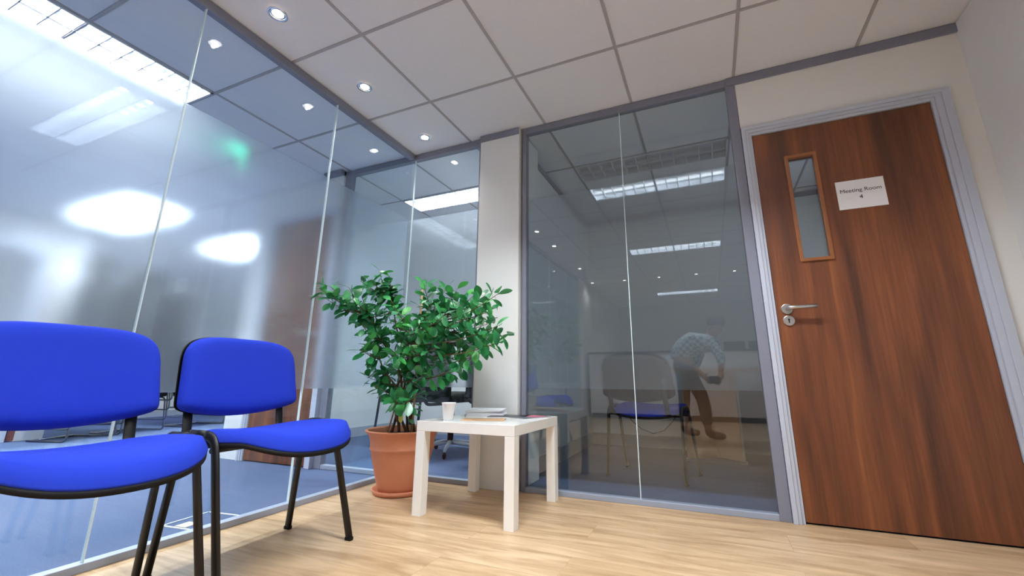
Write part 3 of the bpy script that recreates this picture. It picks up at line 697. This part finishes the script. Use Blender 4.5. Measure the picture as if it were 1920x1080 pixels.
# ------------------------------------------------------------------ reception desk behind the camera
rd = thing('reception_desk', 'long white reception desk, seen as a reflection in the grey glass', 'desk', (0, -4.9, 0))
box('front_panel', (-.2, 2.75, -.03, 0, .08, 1.06), M['desk'], rd)
box('plinth', (-.18, 2.73, -.06, -.02, 0, .08), M['desktop'], rd)
box('counter_top', (-.22, 2.77, -.33, .03, 1.06, 1.09), M['desktop'], rd, bevel=.003)
box('side_panel', (-.2, -.17, -.75, -.03, .0, 1.06), M['desk'], rd)
box('side_panel', (2.72, 2.75, -.75, -.03, .0, 1.06), M['desk'], rd)
box('work_top', (-.17, 2.72, -.75, -.03, .72, .745), M['lightwood'], rd)
for (x, lb) in ((2.15, 'black monitor on the reception desk nearer its middle'), (2.52, 'black monitor at the end of the reception desk')):
    mo = thing('monitor', lb, 'monitor', (x, -5.33, .745), math.radians(8))
    box('screen', (-.16, .16, -.02, .02, .13, .50), M['blackp'], mo, bevel=.006)
    box('stand', (-.02, .02, -.03, -.018, .01, .2), M['blackp'], mo)
    box('foot', (-.1, .1, -.09, .07, 0, .012), M['blackp'], mo, bevel=.003)
# ------------------------------------------------------------------ person behind the camera, bending over it
def skin_mesh(name, chains, mat, parent, lv=2, root=None):
    """chains: list of [(x,y,z,r),...]; chains that share a point are welded there"""
    me = bpy.data.meshes.new(name); verts = []; idx = {}; edges = []; rad = []
    for c in chains:
        prev = None
        for p in c:
            k = tuple(round(q, 4) for q in p[:3])
            if k not in idx: idx[k] = len(verts); verts.append(k); rad.append(p[3])
            if prev is not None and prev != idx[k]: edges.append((prev, idx[k]))
            prev = idx[k]
    me.from_pydata(verts, edges, []); o = bpy.data.objects.new(name, me); C.objects.link(o)
    o.modifiers.new('skin', 'SKIN'); o.modifiers['skin'].use_smooth_shade = True
    for i, r in enumerate(rad):
        rr = r if isinstance(r, tuple) else (r, r)
        me.skin_vertices[0].data[i].radius = rr
    me.skin_vertices[0].data[0].use_root = True
    s = o.modifiers.new('sub', 'SUBSURF'); s.levels = s.render_levels = lv
    dg = bpy.context.evaluated_depsgraph_get(); m2 = bpy.data.meshes.new_from_object(o.evaluated_get(dg))
    bpy.data.objects.remove(o)
    m2.materials.clear(); m2.materials.append(mat)
    for p in m2.polygons: p.use_smooth = True
    return m2
def joined(name, meshes, mat, parent):
    bm = bmesh.new()
    for m in meshes: bm.from_mesh(m)
    return link(name, bm, mat, parent, smooth=True)
pe = thing('person', 'person in a checked shirt and dark trousers bending over a camera, seen only in reflection', 'person', (1.55, -2.86, 0))
O = Vector((1.55, -2.86, 0))
def L(x, y, z, r): return (x-O.x, y-O.y, z-O.z, r)
pel = L(1.44, -2.90, .82, .125)
spine = [pel, L(1.45, -2.90, .92, .12), L(1.50, -2.89, 1.00, .13), L(1.60, -2.88, 1.045, .135), L(1.70, -2.88, 1.06, .12), L(1.76, -2.88, 1.10, .055), L(1.80, -2.88, 1.14, .052), L(1.84, -2.88, 1.20, .08), L(1.86, -2.87, 1.25, .088), L(1.88, -2.87, 1.30, .07)]
legA = [pel, L(1.45, -2.99, .72, .085), L(1.44, -3.0, .45, .06), L(1.42, -3.02, .22, .052), L(1.41, -3.02, .09, .04), L(1.47, -3.01, .045, .035), L(1.55, -3.0, .035, .025)]
legB = [pel, L(1.49, -2.80, .74, .09), L(1.64, -2.80, .45, .062), L(1.665, -2.80, .24, .055), L(1.67, -2.80, .09, .04), L(1.76, -2.80, .045, .036), L(1.85, -2.80, .035, .026)]
sh = spine[4]
armR = [sh, L(1.80, -2.74, 1.05, .055), L(1.875, -2.66, .85, .04), L(1.85, -2.60, .70, .028)]
armL = [sh, L(1.66, -3.03, .98, .055), L(1.58, -2.95, .76, .042), L(1.70, -2.68, .655, .028)]
body = [skin_mesh('b', [spine, legA, legB, armR, armL], M['skin'], pe)]
def hand(base, d, side, curl):
    """palm block with five separate bent fingers"""
    base = Vector(base); d = Vector(d).normalized(); side = Vector(side).normalized(); cu = Vector(curl).normalized()
    out = [skin_mesh('h', [[(*(base-d*.02), .026), (*(base+d*.03), (.04, .018)), (*(base+d*.07), (.042, .015))]], M['skin'], pe, 1)]
    for i, ln in enumerate((.062, .075, .08, .072)):
        p = base+d*.075+side*(.03-.02*i)
        ch = [p-d*.02, p+d*ln*.4+cu*.004, p+d*ln*.6+cu*.028, p+d*ln*.55+cu*.05]
        out.append(skin_mesh('f', [[(*q, r) for q, r in zip(ch, (.0095, .009, .0085, .0075))]], M['skin'], pe, 1))
    p = base+d*.01+side*.03
    out.append(skin_mesh('t', [[(*p, .011), (*(p+side*.025+d*.03), .0105), (*(p+side*.022+d*.052+cu*.018), .009)]], M['skin'], pe, 1))
    return out
cc = Vector((1.78, -2.545, .63))    # camera body held in the hands
body += hand(Vector(L(1.85, -2.60, .70, 0)[:3]), (-.10, .25, -1.0), (0, 1, .2), (-1, .2, 0))
body += hand(Vector(L(1.70, -2.68, .655, 0)[:3]), (.1, .8, -.25), (0, .2, 1), (1, .2, .2))
joined('body', body, M['skin'], pe)
# face on the head
bm = bmesh.new()
def ball(bm, c, r, sc=(1, 1, 1)):
    bmesh.ops.create_uvsphere(bm, u_segments=18, v_segments=12, radius=r, matrix=Matrix.Translation(Vector(c)-O) @ Matrix.Diagonal((*sc, 1)))
ball(bm, (1.925, -2.855, 1.235), .016, (1.2, .8, 1)); ball(bm, (1.88, -2.785, 1.24), .02, (.7, .4, 1.2)); ball(bm, (1.88, -2.955, 1.24), .02, (.7, .4, 1.2))
fc = link('face_features', bm, M['skin'], pe, smooth=True)
bm = bmesh.new()
ball(bm, (1.925, -2.835, 1.262), .009); ball(bm, (1.925, -2.895, 1.262), .009)
link('eyes', bm, M['ink'], fc, smooth=True)
bm = bmesh.new(); ball(bm, (1.862, -2.87, 1.285), .098, (1.0, .92, .75)); link('hair', bm, M['hair'], pe, smooth=True)
gp = lambda c, k: [(*p[:3], p[3]*k+.006) for p in c]
joined('shirt', [skin_mesh('s', [gp(spine[:5], 1.08)+[(*L(1.745, -2.88, 1.088, 0)[:3], .068)], [gp([sh], 1.08)[0]]+gp(armR[1:3], 1.15)+[(*L(1.86, -2.62, .77, 0)[:3], .04)], [gp([sh], 1.08)[0]]+gp(armL[1:3], 1.15)], M['shirt'], pe)], M['shirt'], pe)
joined('trousers', [skin_mesh('s', [[(*L(1.447, -2.90, .87, 0)[:3], .135), (*pel[:3], .142)]+gp(legA[1:4], 1.1)+[(*L(1.415, -3.02, .12, 0)[:3], .058)], [(*pel[:3], .142)]+gp(legB[1:4], 1.1)+[(*L(1.668, -2.80, .12, 0)[:3], .058)]], M['jeans'], pe)], M['jeans'], pe)
for lg in (legA, legB):
    b0 = lg[4]
    joined('boot', [skin_mesh('s', [[(b0[0], b0[1], .14, .05), (b0[0], b0[1], .055, .052), (b0[0]+.07, b0[1], .045, .045), (b0[0]+.17, b0[1], .036, .034)]], M['boot'], pe)], M['boot'], pe)
cm = thing('camera_body', 'small black camera held in the hands of the bending person', 'camera', tuple(cc), math.radians(23))
box('housing', (-.055, .055, -.02, .02, -.035, .04), M['blackp'], cm, bevel=.008, seg=3)
bm = bmesh.new(); disc_y(bm, 0, 0, .02, .045, .028); link('lens_barrel', bm, M['black'], cm, bevel=.003)
